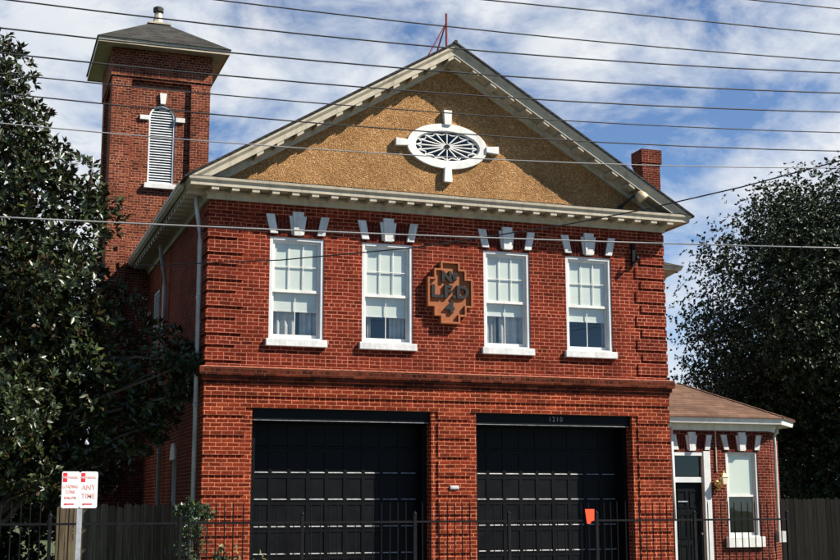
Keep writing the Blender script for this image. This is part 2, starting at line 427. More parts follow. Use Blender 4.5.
# --- windows
def make_window(parent, x0, x1, z0, z1, y, xf=None, shade_z=None, sill=True, sill_over=.05, upper=(3, 2), lower=2, name='window', curtains=((0, .40), (.66, 1)), shade_upper=True, shade_lo_frame=False):
    jw = .055
    f = mb('frame', xf)
    f.box(x0, x0 + jw, y + .015, y + .15, z0, z1); f.box(x1 - jw, x1, y + .015, y + .15, z0, z1)
    f.box(x0 + jw, x1 - jw, y + .015, y + .15, z1 - jw, z1); f.box(x0 + jw, x1 - jw, y + .015, y + .15, z0, z0 + .03)
    fr = f.build(name, parent, bevel=.006)
    if sill:
        s = mb('stone', xf); s.box(x0 - sill_over, x1 + sill_over, y - .07, y + .10, z0 - .115, z0)
        s.build('sill', fr, bevel=.008)
    xa, xb = x0 + jw, x1 - jw; za, zb = z0 + .03, z1 - jw; zm = (za + zb) / 2 - .03
    def sash(zl, zh, yy, cols, rows, br):
        s = mb('white', xf); r = .04
        s.box(xa, xa + r, yy, yy + .035, zl, zh); s.box(xb - r, xb, yy, yy + .035, zl, zh)
        s.box(xa + r, xb - r, yy, yy + .035, zh - .04, zh); s.box(xa + r, xb - r, yy, yy + .035, zl, zl + br)
        for i in range(1, cols):
            xc = xa + r + (xb - xa - 2 * r) * i / cols; s.box(xc - .0055, xc + .0055, yy + .010, yy + .024, zl + br, zh - .04)
        for i in range(1, rows):
            zc = zl + br + (zh - .04 - zl - br) * i / rows; s.box(xa + r, xb - r, yy + .0065, yy + .0235, zc - .0055, zc + .0055)
        so = s.build('sash', fr)
        g = mb('glass', xf); g.quad((xa + r, yy + .018, zl + br), (xb - r, yy + .018, zl + br), (xb - r, yy + .018, zh - .04), (xa + r, yy + .018, zh - .04))
        g.build('pane', fr, recalc=False)
    sash(zm - .02, zb, y + .055, *upper, .045)
    sash(za, zm + .02, y + .095, lower, 1, .06)
    if shade_z is not None:
        s = mb('shade', xf)
        s.box(xa + .002, xb - .002, y + .0915, y + .0935, zm + .022, z1 - jw - .002)
        s.box(xa - .02, xb + .02, y + .137, y + .141, shade_z, zm + .03)
        s.mat('white').box(xa - .02, xb + .02, y + .133, y + .147, shade_z - .025, shade_z)
        s.build('roller_shade', fr)
    if curtains:
        c = mb('curtain', xf)
        for q0, q1 in curtains:
            s0, s1 = xa - .02 + (xb - xa + .04) * q0, xa - .02 + (xb - xa + .04) * q1
            n = 24; v = []; fa = []
            for i in range(n + 1):
                t = i / n; xx = s0 + (s1 - s0) * t; yy = y + .23 + .022 * math.sin(t * 22 + s0 * 3)
                v += [(xx, yy, z0 - .05), (xx, yy + .004 * math.sin(t * 9), z1)]
            fa = [(2 * i, 2 * i + 2, 2 * i + 3, 2 * i + 1) for i in range(n)]
            c.add(v, fa)
        c.build('curtain', fr, recalc=False, smooth=True)
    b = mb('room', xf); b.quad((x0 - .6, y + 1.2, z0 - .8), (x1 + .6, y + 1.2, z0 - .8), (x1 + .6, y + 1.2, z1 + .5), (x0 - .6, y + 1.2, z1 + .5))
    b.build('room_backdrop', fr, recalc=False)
    return fr

def keystones(parent, xc, z, y, s=1.0, hs=1.0):
    for sg in (-1, 1):
        b = mb('stone'); b.prism([(xc + sg * .325 * s, z + .045), (xc + sg * .45 * s, z + .045), (xc + sg * .525 * s, z + .36 * hs), (xc + sg * .385 * s, z + .36 * hs)], y - .035, y + .04)
        b.build('voussoir', parent, bevel=.006)
    b = mb('stone'); b.prism([(xc - .10 * s, z + .04), (xc + .10 * s, z + .04), (xc + .145 * s, z + .35 * hs), (xc - .145 * s, z + .35 * hs)], y - .035, y + .04)
    b.prism([(xc - .068 * s, z + .025), (xc + .068 * s, z + .025), (xc + .092 * s, z + .415 * hs), (xc - .092 * s, z + .415 * hs)], y - .065, y + .04)
    b.build('keystone', parent, bevel=.006)
    b = mb('arch_brick'); b.prism([(xc - .44 * s, z + .002), (xc + .44 * s, z + .002), (xc + .51 * s, z + .33 * hs), (xc - .51 * s, z + .33 * hs)], y - .006, y + .02)
    b.build('brick_arch', parent)

for i, (a, b) in enumerate(WX):
    make_window(st_, a, b, WZ0, WZ1, 0, shade_z=[4.74, 4.72, 4.83, 4.80][i], curtains=[((0, .52), (.62, 1)), ((0, .22), (.62, .95)), ((0, .34), (.42, 1)), ((.93, 1),)][i])
    keystones(st_, (a + b) / 2, WZ1, 0)

# side windows (mostly hidden behind the magnolia)
make_window(st_, 5.6, 6.45, WZ0, WZ1, 0, xf=sidewall, shade_z=4.9)
make_window(st_, 2.72, 3.30, .9, 2.52, 0, xf=sidewall, shade_z=1.8, upper=(2, 2), lower=2, curtains=())
f = mb('white', sidewall)
arc = lambda r, n=14: [(3.01 + r * math.cos(math.pi * t / n), 2.44 + r * math.sin(math.pi * t / n)) for t in range(n + 1)]
f.prism(arc(.29) , -.035, .05)
f.build('arched_head', st_)

# --- cornice
cor = mb('trim')
SIDE = [(0, 7.2), (0, 0), (W, 0), (W, 9.0)]
cor.sweep([(-.05, ZC), (.05, ZC), (.05, ZC + .07), (.085, ZC + .085), (.085, ZC + .125), (.06, ZC + .13), (.06, 6.615), (-.05, 6.615)], SIDE)
cor.sweep([(.05, 6.60), (.34, 6.60), (.34, 6.575), (.365, 6.575), (.365, 6.635), (.395, 6.665), (.40, 6.705), (.05, 6.705)], SIDE)
cor.mat('lead').sweep([(-.02, 6.706), (.40, 6.706), (.405, 6.715), (-.02, 6.75)], [(0, .45), (0, 0), (W, 0), (W, .45)])
# gutter boards on the eaves of both sides
cor.mat('trim').sweep([(.403, 6.60), (.46, 6.64), (.48, 6.72), (.403, 6.72)], [(0, 7.2), (0, .1)])
cornice = cor.build('cornice', st_)
def modillion(parent, x, y, ang):
    b = mb('trim'); b.box(-.06, .06, -.352, -.06, 6.518, 6.602)
    c, s = math.cos(ang), math.sin(ang)
    b.v = [(x + px * c - py * s, y + px * s + py * c, pz) for px, py, pz in b.v]
    return b.build('modillion', parent, bevel=.006)
NX = 26
first = modillion(cornice, .02, 0, 0)
for i in range(1, NX): copy_child(first, ((W - .04) * i / (NX - 1), 0, 0))
first = modillion(cornice, 0, .10, -math.pi / 2)
for i in range(1, 22): copy_child(first, (0, .325 * i, 0))

# --- pediment
XA, SL = W / 2 - .02, .6
ZTOP = lambda x: 6.69 + (SL if x < XA else SL) * (min(x, 2 * XA - x) + .42)
ty = mb('stucco'); ty.prism([(-.1, 6.70), (W + .1, 6.70), (XA, ZTOP(XA) - .2)], .0, .12); ty.build('tympanum', st_)

def rake(side):
    def strip(b, prof):   # prof: (y, dz) closed polygon
        v = []; n = len(prof)
        for y, dz in prof:
            x0 = max(-.42, (6.716 - dz - 6.69) / SL - .42)
            v.append((x0, y, 6.69 + SL * (x0 + .42) + dz))
        for y, dz in prof: v.append((XA, y, 6.69 + SL * (XA + .42) + dz))
        if side > 0: v = [(2 * XA - x, y, z) for x, y, z in v]
        b.add(v, [(k, (k + 1) % n, (k + 1) % n + n, k + n) for k in range(n)] + [tuple(range(n)), tuple(range(2 * n - 1, n - 1, -1))])
    b = mb('trim')
    strip(b, [(-.405, -.002), (-.405, -.05), (-.385, -.075), (-.365, -.10), (-.365, -.185), (-.335, -.185), (-.335, -.165), (-.05, -.165), (-.05, -.002)])
    strip(b, [(-.05, -.167), (-.085, -.167), (-.085, -.215), (-.05, -.23), (-.05, -.30), (.03, -.30), (.03, -.167)])
    o = b.build('raking_cornice', st_)
    m = mb('trim')
    x0 = .72
    v = []
    for (yy0, yy1, d0, d1, hw) in ((-.355, -.06, -.187, -.24, .055),):
        pts = []
        for xx in (x0 - hw, x0 + hw):
            for yy in (yy0, yy1):
                for d in (d0, d1): pts.append((xx, yy, ZTOP(xx) + d))
        if side > 0: pts = [(2 * XA - x, y, z) for x, y, z in pts]
        m.add(pts, [(0, 1, 3, 2), (4, 6, 7, 5), (0, 4, 5, 1), (2, 3, 7, 6), (0, 2, 6, 4), (1, 5, 7, 3)])
    f0 = m.build('modillion', o, bevel=.005)
    st = .325
    for i in range(1, 11): copy_child(f0, (-side * st * i, 0, SL * st * i))
rake(-1); rake(1)

rf = mb('roof_dark')
for sg in (-1, 1):
    xe = -.47 if sg < 0 else 2 * XA + .47
    ze = ZTOP(-.47) + .004; zr = ZTOP(XA) + .004
    for y0, y1 in ((-.43, 12.4),):
        rf.add([(xe, y0, ze), (XA, y0, zr), (XA, y1, zr), (xe, y1, ze), (xe, y0, ze + .035), (XA, y0, zr + .035), (XA, y1, zr + .035), (xe, y1, ze + .035)],
               [(0, 3, 2, 1), (4, 5, 6, 7), (0, 1, 5, 4), (2, 3, 7, 6), (0, 4, 7, 3)])
rf.tube([(XA, -.44, ZTOP(XA) + .03), (XA, 12.4, ZTOP(XA) + .03)], .035, 6)
rf.build('roof', st_)

# --- oval window in the gable
OX, OZ = 4.005, 7.655
el = lambda a, b, n=64: [(OX + a * math.cos(2 * math.pi * t / n), OZ + b * math.sin(2 * math.pi * t / n)) for t in range(n)]
ov = mb('white'); ov.ring(el(.725, .395), el(.585, .265), -.06, .02)
ov.ring(el(.60, .28), el(.565, .245), -.035, .05)
oval = ov.build('oval_window', st_, bevel=.006)
for dx, dz in ((-1, 0), (1, 0), (0, 1), (0, -1)):
    b = mb('white')
    if dx: b.prism([(OX + dx * .70, OZ - .05), (OX + dx * .70, OZ + .05), (OX + dx * .93, OZ + .068), (OX + dx * .93, OZ - .068)], -.09, .02)
    else: b.prism([(OX - .06, OZ + dz * .37), (OX + .06, OZ + dz * .37), (OX + .075, OZ + dz * .63), (OX - .075, OZ + dz * .63)], -.09, .02)
    b.build('keystone', oval, bevel=.006)
m = mb('white')
for k in range(16):
    t = 2 * math.pi * (k + .0) / 16; c, s = math.cos(t), math.sin(t)
    p0 = (OX + .05 * c, -.0225, OZ + .03 * s); p1 = (OX + .565 * c, -.0225, OZ + .245 * s)
    m.tube([p0, p1], [.011, .014], 6)
    # swag between spokes
    pts = []
    for j in range(7):
        tt = t + 2 * math.pi / 16 * j / 6; rr = .99 - .15 * math.sin(math.pi * j / 6)
        pts.append((OX + .56 * rr * math.cos(tt), -.022, OZ + .243 * rr * math.sin(tt)))
    m.tube(pts, .011, 5)
m.build('muntins', oval)
h = mb('iron'); h.prism([(OX + .05 * math.cos(t * math.pi / 8), OZ + .035 * math.sin(t * math.pi / 8)) for t in range(16)], -.045, -.01); h.build('hub', oval)
g = mb('dark_glass'); g.prism(el(.57, .25), -.012, -.0085); g.build('pane', oval)
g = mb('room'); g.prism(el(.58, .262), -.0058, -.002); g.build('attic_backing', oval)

# --- garage doors
def garage(x0, x1):
    yd = .50
    f = mb('black')
    f.box(x0, x0 + .10, .221, yd, 0, DT); f.box(x1 - .07, x1, .221, yd, 0, DT)
    f.box(x0 + .005, x1 - .005, .07, .26, 2.975, DT + .0)
    f.box(x0 + .10, x1 - .07, .26, yd + .02, 2.95, DT)
    f.mat('glint_trim_grey').box(x0 + .03, x1 - .03, .062, .074, 2.968, 2.976)
    d = f.build('garage_door', st_)
    xs0, xs1 = x0 + .10, x1 - .07; n = 9; pw = (xs1 - xs0) / n
    lines = [2.95, 2.555, 2.135, 1.71, 1.28, .855, .43, 0.02]
    for j in range(len(lines) - 1):
        zt, zb = lines[j], lines[j + 1]
        p = mb('black')
        p.box(xs0, xs1, yd + .013, yd + .06, zb + .002, zt - .002)
        for i in range(n + 1):
            xc = xs0 + pw * i; a, b = max(xs0, xc - .03), min(xs1, xc + .03)
            p.box(a, b, yd + .002, yd + .013, zb + .002, zt - .002)
        for i in range(n):
            a, b = xs0 + pw * i + .03, xs0 + pw * (i + 1) - .03
            p.mat('black').box(a, b, yd + .004, yd + .013, zt - .055, zt - .004)
            # chamfered ledge at the foot of each sunk panel
            p.add([(a, yd + .004, zb + .03), (b, yd + .004, zb + .03), (b, yd + .0135, zb + .042), (a, yd + .0135, zb + .042), (a, yd + .004, zb + .004), (b, yd + .004, zb + .004), (b, yd + .0135, zb + .004), (a, yd + .0135, zb + .004)],
                  [(0, 1, 2, 3), (0, 4, 5, 1), (4, 7, 6, 5), (0, 3, 7, 4), (1, 5, 6, 2)])
            if j > 0: p.mat('glint_trim_grey').add([(a, yd + .002, zb + .0295), (b, yd + .002, zb + .0295), (b, yd + .0115, zb + .0435), (a, yd + .0115, zb + .0435)], [(0, 1, 2, 3)])  # sunlit glint painted on the ledge as a grey strip
        p.build('door_section', d, recalc=False)
    return d
g1 = garage(*DOORS[0]); g2 = garage(*DOORS[1])
n_ = mb('glint_trim_grey'); add_text(n_, '1210', .115, 5.975, .066, 3.075, 1.35, .0, .004, .9)
n_.build('house_number', g2)

# --- downpipes
def downpipe(pts, r=.036, ba=()):
    b = mb('pipe'); b.tube(pts, r, 10)
    for z in ba: b.lathe([(r + .008, -.03), (r + .008, .03)], (pts[-1][0], pts[-1][1], z), n=10)
    return b.build('downpipe', st_, smooth=True)
downpipe([(-.17, .30, 6.60), (-.165, .30, 6.45), (-.13, .30, 6.20), (-.10, .30, 6.02), (-.09, .30, 5.8), (-.09, .30, .1)], .036, (4.9, 3.2, 1.6))
downpipe([(-.18, 4.3, 6.60), (-.17, 4.3, 6.40), (-.10, 4.3, 6.0), (-.08, 4.3, 5.7), (-.08, 4.3, .1)], .04, (4.9, 2.6))

# --- rear wing with chimney
rw = mb('brick')
wx1, wy0, wy1 = 13.40, 9.2, 15.0
rw.panel(W - .4, wx1, 0, 7.5, wy0, [], .1)
rw.quad((wx1, wy0, 0), (wx1, wy1, 0), (wx1, wy1, 7.5), (wx1, wy0, 7.5)); rw.quad((W - .4, wy1, 0), (wx1, wy1, 0), (wx1, wy1, 7.5), (W - .4, wy1, 7.5))
rear = rw.build('rear_wing', st_, recalc=False)
c = mb('trim')
c.sweep([(-.05, 7.38), (.05, 7.38), (.08, 7.46), (.30, 7.60), (.36, 7.62), (.40, 7.72), (-.05, 7.72)], [(W - .4, wy0), (wx1, wy0), (wx1, wy1)])
c.build('eave', rear)
c = mb('roof_dark')
c.add([(W - .4, 8.78, 7.725), (13.82, 8.78, 7.725), (13.82, 15.2, 7.725), (W - .4, 15.2, 7.725), (W - .4, 12, 9.0), (11.0, 12, 9.0)],
      [(0, 1, 5, 4), (1, 2, 5), (2, 3, 4, 5), (0, 4, 3), (0, 3, 2, 1)])
c.build('roof', rear)
c = mb('annex_brick')
c.box(13.10, 13.62, 9.5, 10.0, 0, 10.62); c.box(13.06, 13.66, 9.46, 10.04, 10.62, 10.99); c.box(13.08, 13.64, 9.48, 10.02, 10.555, 10.62)
c.mat('lead').box(13.2, 13.5, 9.6, 9.9, 10.99, 11.0)
c.build('chimney', rear)

# ------------------------------------------------------------------ hose tower
T = 7.2; tx0, tx1, tyb = -.93, 1.17, 9.3
tw = thing('hose_tower', 'square red brick tower with a low grey hipped roof rising behind the fire station', 'tower', (0.12, 8.25, 0))
s = mb('tower_brick')
rc = .08
ZB = 10.70          # underside of the plain brick band
inner0, inner1 = tx0 + rc, tx1 - rc
lx0, lx1, lzb, lzs = -.12, .44, 8.44, 9.92
s.panel(inner0, inner1, 0, ZB, T + rc, [(lx0, lx1, lzb, lzs + .28, .12)], .12)
for xx in (inner0, inner1): s.quad((xx, T + rc, 0), (xx, tyb - rc, 0), (xx, tyb - rc, ZB), (xx, T + rc, ZB))
s.quad((inner0, tyb - rc, 0), (inner1, tyb - rc, 0), (inner1, tyb - rc, ZB), (inner0, tyb - rc, ZB))
for xa, xb in ((tx0, tx0 + .41), (tx1 - .41, tx1)):
    for ya, yb in ((T, T + .41), (tyb - .41, tyb)): s.box(xa, xb, ya, yb, 0, ZB - .001)
s.box(tx0 - .03, tx1 + .03, T - .03, tyb + .03, ZB + .06, 11.40)
s.box(tx0 - .0, tx1 + .0, T - .0, tyb + .0, ZB, ZB + .06)
# brick tympanum pieces that round off the louvre opening
n = 12; cx = (lx0 + lx1) / 2; rr = (lx1 - lx0) / 2
for sg in (-1, 1):
    pts = [(cx + sg * rr, lzs + .28)] + [(cx + sg * rr * math.cos(math.pi / 2 * k / n), lzs + rr * math.sin(math.pi / 2 * k / n)) for k in range(n + 1)]
    s.prism(pts, T + rc + .001, T + rc + .12)
tower_shaft = s.build('shaft', tw, recalc=False)
l = mb('louver')
arcp = lambda r, n=16: [(cx - r, lzb + (rr - r))] + [(cx + r * math.cos(math.pi - math.pi * k / n), lzs + r * math.sin(math.pi - math.pi * k / n)) for k in range(n + 1)] + [(cx + r, lzb + (rr - r))]
l.ring(arcp(rr), arcp(rr - .035), T + rc + .015, T + rc + .10)
lv = l.build('louvred_window', tw)
sl = mb('louver')
zz = lzb + .05; 
while zz < lzs + rr - .06:
    hw = rr - .03
    if zz > lzs: hw = math.sqrt(max(0, (rr - .03) ** 2 - (zz - lzs) ** 2))
    if hw > .05:
        sl.add([(cx - hw, T + rc + .03, zz), (cx + hw, T + rc + .03, zz), (cx + hw, T + rc + .085, zz + .036), (cx - hw, T + rc + .085, zz + .036),
                (cx - hw, T + rc + .03, zz - .012), (cx + hw, T + rc + .03, zz - .012), (cx + hw, T + rc + .085, zz + .024), (cx - hw, T + rc + .085, zz + .024)],
               [(0, 1, 2, 3), (4, 7, 6, 5), (0, 4, 5, 1), (3, 2, 6, 7), (0, 3, 7, 4), (1, 5, 6, 2)])
    zz += .058
sl.build('slats', lv)
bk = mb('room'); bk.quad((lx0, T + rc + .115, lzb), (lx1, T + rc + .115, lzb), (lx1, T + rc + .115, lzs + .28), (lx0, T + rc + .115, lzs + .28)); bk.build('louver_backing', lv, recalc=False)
b = mb('white'); b.box(lx0 - .07, lx1 + .07, T - .01, T + rc + .1, lzb - .11, lzb); b.build('sill', lv, bevel=.006)
for xa, xb in ((-.32, -.125), (.445, .64)):
    b = mb('white'); b.box(xa, xb, T + rc - .05, T + rc + .05, 9.84, 9.94); b.build('impost_block', tw, bevel=.005)
b = mb('white'); b.prism([(cx - .052, 10.22), (cx + .052, 10.22), (cx + .078, 10.46), (cx - .078, 10.46)], T + rc - .05, T + rc + .05); b.build('keystone', tw, bevel=.005)
dp = mb('pipe'); dp.tube([(tx0 - .05, T + .10, 5.2), (tx0 - .05, T + .10, .1)], .04, 8); dp.build('downpipe', tw, smooth=True)
e = mb('trim'); ov_ = .33
e.box(tx0 - ov_, tx1 + ov_, T - ov_, tyb + ov_, 11.37, 11.40)
for a in ((tx0 - ov_ - .02, tx1 + ov_ + .02, T - ov_ - .02, T - ov_ + .0), (tx0 - ov_ - .02, tx1 + ov_ + .02, tyb + ov_, tyb + ov_ + .02), (tx0 - ov_ - .02, tx0 - ov_, T - ov_, tyb + ov_), (tx1 + ov_, tx1 + ov_ + .02, T - ov_, tyb + ov_)):
    e.box(*a, 11.355, 11.465)
e.build('eave', tw)
r_ = mb('roof_tower')
x0, x1, y0, y1 = tx0 - ov_ - .05, tx1 + ov_ + .05, T - ov_ - .05, tyb + ov_ + .05; tcx, tcy = .12, 8.25
q = .20
r_.add([(x0, y0, 11.468), (x1, y0, 11.468), (x1, y1, 11.468), (x0, y1, 11.468), (tcx - q, tcy - q, 12.33), (tcx + q, tcy - q, 12.33), (tcx + q, tcy + q, 12.33), (tcx - q, tcy + q, 12.33)],
       [(0, 1, 5, 4), (1, 2, 6, 5), (2, 3, 7, 6), (3, 0, 4, 7), (4, 5, 6, 7), (0, 3, 2, 1)])
r_.build('roof', tw)
fi = mb('mortar_cap')
fi = mb('trim'); fi.box(tcx - .26, tcx + .26, tcy - .26, tcy + .26, 12.325, 12.36)
fi.lathe([(.21, 12.36), (.11, 12.46), (.085, 12.62), (.08, 12.66)], (tcx, tcy, 0), n=8)
fi.mat('lead').lathe([(.085, 12.662), (.12, 12.69), (.12, 12.78), (.09, 12.80)], (tcx, tcy, 0), n=10)
fi.build('finial', tw)

# ------------------------------------------------------------------ annex
A = 5.0
an = thing('annex', 'single-storey brick annex with a brown shingle roof beside the fire station', 'building', (11, 7, 0))
ax1 = 13.53; cxx, cyy = 14.29, 5.76
s = mb('annex_brick')
DX0, DX1, DZ1 = 11.04, 12.0, 2.80
AWX0, AWX1, AWZ0, AWZ1 = 12.40, 13.22, .86, 2.81
s.panel(W, ax1, 0, 3.4, A, [(DX0, DX1, 0, DZ1, .14), (AWX0, AWX1, AWZ0, AWZ1, .12)], .12)
s.quad((ax1, A, 0), (cxx, cyy, 0), (cxx, cyy, 3.4), (ax1, A, 3.4)); s.quad((cxx, cyy, 0), (cxx, 9.2, 0), (cxx, 9.2, 3.4), (cxx, cyy, 3.4))
s.build('wall', an, recalc=False)
APATH = [(W + .05, A), (ax1, A), (cxx, cyy), (cxx, 9.2)]
e = mb('white')
e.sweep([(-.03, 3.26), (.035, 3.26), (.035, 3.36), (.05, 3.39), (.30, 3.41), (.30, 3.40), (.33, 3.40), (.345, 3.45), (.365, 3.54), (-.03, 3.54)], APATH)
e.build('eave', an)
r_ = mb('roof_brown')
E1 = (ax1 + .36 * .414 + .02, A - .39); E2 = (cxx + .39, cyy - .36 * .414 - .02)
P = [(W + .03, A - .39, 3.545), (*E1, 3.545), (*E2, 3.545), (E2[0], 9.2, 3.545), (W + .03, 7.1, 4.50), (12.50, 7.1, 4.50), (12.5, 9.2, 4.5)]
r_.add(P, [(0, 1, 5, 4), (1, 2, 5), (2, 3, 6, 5)])
o2 = [(x, y, z - .03) for x, y, z in P[:4]]
r_.add(P[:4] + o2, [(0, 4, 5, 1), (1, 5, 6, 2), (2, 6, 7, 3)])
r_.tube([P[1], P[5]], .03, 5); r_.tube([P[2], P[5]], .03, 5)
r_.build('roof', an, recalc=False)
# entrance door
f = mb('frame')
f.box(DX0, DX0 + .08, A + .0, A + .16, 0, DZ1); f.box(DX1 - .17, DX1, A - .02, A + .16, 0, DZ1); f.box(DX0 + .08, DX1 - .17, A - .0, A + .16, DZ1 - .10, DZ1)
f.box(DX0 + .08, DX1 - .17, A + .02, A + .15, 2.12, 2.235)
en = f.build('entrance_door', an, bevel=.006)
d = mb('black'); xa, xb = DX0 + .08, DX1 - .17
d.box(xa, xb, A + .10, A + .14, 0.02, 2.12)
for z0, z1 in ((.2, .8), (.92, 1.45), (1.57, 1.95)):
    for u0, u1 in ((xa + .09, (xa + xb) / 2 - .04), ((xa + xb) / 2 + .04, xb - .09)):
        d.ring([(u0, z0), (u1, z0), (u1, z1), (u0, z1)], [(u0 + .03, z0 + .03), (u1 - .03, z0 + .03), (u1 - .03, z1 - .03), (u0 + .03, z1 - .03)], A + .085, A + .10)
d.build('door_leaf', en)
d = mb('dark_glass'); d.quad((xa, A + .09, 2.235), (xb, A + .09, 2.235), (xb, A + .09, 2.70), (xa, A + .09, 2.70)); d.build('transom_pane', en, recalc=False)
d = mb('galv'); d.lathe([(.012, 0), (.012, .03), (.03, .04), (.03, .07), (.015, .08)], (xb - .07, A + .10, 1.02), (0, -1, 0), 10)
d.box(xa + .10, xa + .34, A + .078, A + .086, 1.70, 1.725)
d.build('door_hardware', en)
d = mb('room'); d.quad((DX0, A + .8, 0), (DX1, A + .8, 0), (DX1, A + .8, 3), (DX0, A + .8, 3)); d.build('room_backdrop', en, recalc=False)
make_window(an, AWX0, AWX1, AWZ0 + .085, AWZ1, A, shade_z=1.90, upper=(1, 1), lower=1, sill=False, curtains=())
sb = mb('white'); sb.box(AWX0 - .07, AWX1 + .07, A - .07, A + .12, .72, .945); sb.build('sill', an, bevel=.008)
keystones(an, (DX0 + DX1) / 2 + .02, DZ1 - .02, A, 1.0, 1.05); keystones(an, (AWX0 + AWX1) / 2, AWZ1 - .02, A, 1.0, 1.05)
b = mb('white'); b.tube([(11.03, A - .06, 3.3), (11.03, A - .06, 1.30)], .035, 8); b.build('downpipe', an, smooth=True)
b = mb('pipe'); b.tube([(13.66, A - .26, 3.40), (13.70, A - .1, 3.30), (13.74, A + .08, 3.15), (13.76, A + .1, 2.9), (13.76, A + .1, 1.02)], .035, 8)
b.mat('stone').box(13.70, 13.87, A + .0, A + .15, .82, 1.06); b.build('downpipe', an)
b = mb('trim'); b.tube([(12.15, A - .02, 3.30), (12.15, A - .02, 2.36)], .016, 6); b.build('conduit', an)
# low plinth render
lamp = thing('wall_lantern', 'brass wall lantern with a square glass shade beside the annex entrance door', 'lamp', (12.15, A, 2.2))
b = mb('brass'); b.lathe([(.075, 0), (.075, .02), (.03, .035)], (12.14, A - .01, 2.10), (0, -1, 0), 14)
pts = [(12.14, A - .03, 2.10)] + [(12.14 + .02 * k / 8, A - .03 - .11 * math.sin(math.pi * k / 8 * .5), 2.10 - .11 * math.sin(math.pi * k / 8)) for k in range(1, 9)] + [(12.19, A - .16, 2.22)]
b.tube(pts, .016, 8); b.tube([(12.08, A - .05, 1.99), (12.14, A - .06, 1.95), (12.20, A - .05, 1.99), (12.20, A - .05, 2.07)], .014, 8)
b.build('bracket', lamp, smooth=True)
b = mb('lamp_glass'); b.lathe([(.062, 2.09), (.092, 2.235)], (12.23, A - .17, 0), n=4); b.build('lamp_shade', lamp)
b = mb('brass'); b.lathe([(.105, 2.235), (.10, 2.25), (.03, 2.32), (.015, 2.38)], (12.23, A - .17, 0), n=4); b.lathe([(.067, 2.08), (.067, 2.092)], (12.23, A - .17, 0), n=4)
b.build('lamp_cap', lamp)

# ------------------------------------------------------------------ plaque, lights, brackets on the facade
pl = thing('plaque', 'stepped terracotta plaque lettered No L.F.D. 4 between the two middle upper windows', 'plaque', (4.02, 0, 5.13))
PX, PZ = 4.02, 5.13
def stepped(o):   # outline inset by o
    a, b, c = .17 - o, .285 - o, .40 - o; A_, B_, C_ = .525 - o, .40 - o, .245 - o
    q = [(a, A_), (a, B_), (b, B_), (b, C_), (c, C_)]
    r = q + [(x, -z) for x, z in reversed(q)] + [(-x, -z) for x, z in q] + [(-x, z) for x, z in reversed(q)]
    return [(PX + x, PZ + z) for x, z in r]
b = mb('terra'); b.ring(stepped(0), stepped(.034), -.115, -.02); b.build('rim', pl, bevel=.004)
b = mb('terra_dark'); b.ring(stepped(.0), stepped(.06), -.0195, .01); 
b.mat('terra').prism(stepped(.036), -.065, -.015); b.build('field', pl)
t = mb('letter'); add_text(t, '4', .25, PX - .005, -.085, 4.875, 1, .012, .020, 1.2); t.build('lettering', pl, recalc=False)
t = mb('letter'); add_text(t, 'L.F.D', .285, PX + .0, -.085, 5.135, 1.02, .012, .020, 1.08); t.build('lettering', pl, recalc=False)
t = mb('letter')
add_text(t, 'N', .235, PX - .06, -.085, 5.39, 1, .012, .020); add_text(t, 'o', .15, PX + .085, -.085, 5.435, 1, .012, .020); t.box(PX + .045, PX + .125, -.105, -.06, 5.355, 5.375)
t.build('lettering', pl, recalc=False)

b = mb('lead')
fl = thing('floodlight', 'tan gooseneck floodlight tucked under the right rake of the gable', 'lamp', (7.5, 0, 6.9))
b.tube([(7.28, -.005, 6.84), (7.34, -.14, 6.92), (7.42, -.24, 7.00), (7.50, -.30, 7.03)], .022, 8); b.lathe([(.05, 0), (.05, .02)], (7.28, .0, 6.84), (0, -1, 0), 12)
b.build('arm', fl)
b = mb('tan_metal'); b.lathe([(.03, -.05), (.075, -.02), (.105, .05), (.115, .13), (.105, .14)], (7.50, -.30, 7.04), (.55, -.25, -.75), 18); b.build('lamp_head', fl, smooth=True)

br = mb('iron'); br.box(7.465, 7.525, -.07, .0, 5.80, 6.19); br.tube([(7.495, -.06, 5.86), (7.495, -.17, 5.88), (7.495, -.19, 5.97), (7.495, -.14, 6.02)], .016, 8)
br.lathe([(.03, -.02), (.042, 0), (.03, .05)], (7.495, -.18, 5.90), n=10)
tag(br.build('wall_bracket'), 'dark iron cable bracket bolted to the brick right of the last upper window', 'bracket')
np_ = mb('stone'); np_.box(4.02, 4.17, -.05, -.02, 1.905, 1.96); np_.box(4.03, 4.16, -.056, -.05, 1.925, 1.935)
tag(np_.build('name_plate', bevel=.004), 'small white plate fixed to the brick pier between the garage doors', 'plate')

am = thing('antenna_mast', 'rusty red steel mast with two braces on the gable peak', 'antenna', (4.08, .3, 9.4))
b = mb('rust'); b.tube([(4.13, .3, 9.38), (4.13, .3, 10.18)], .020, 8); b.build('pole', am)
b = mb('rust'); b.tube([(4.12, .3, 10.0), (3.72, .3, 9.24)], .011, 6); b.build('brace', am)
b = mb('rust'); b.tube([(4.12, .3, 10.0), (4.13, 1.2, 9.35)], .011, 6); b.build('brace', am)
b = mb('rust'); b.tube([(4.12, .3, 10.0), (3.98, .45, 9.40)], .010, 6); b.build('brace', am)

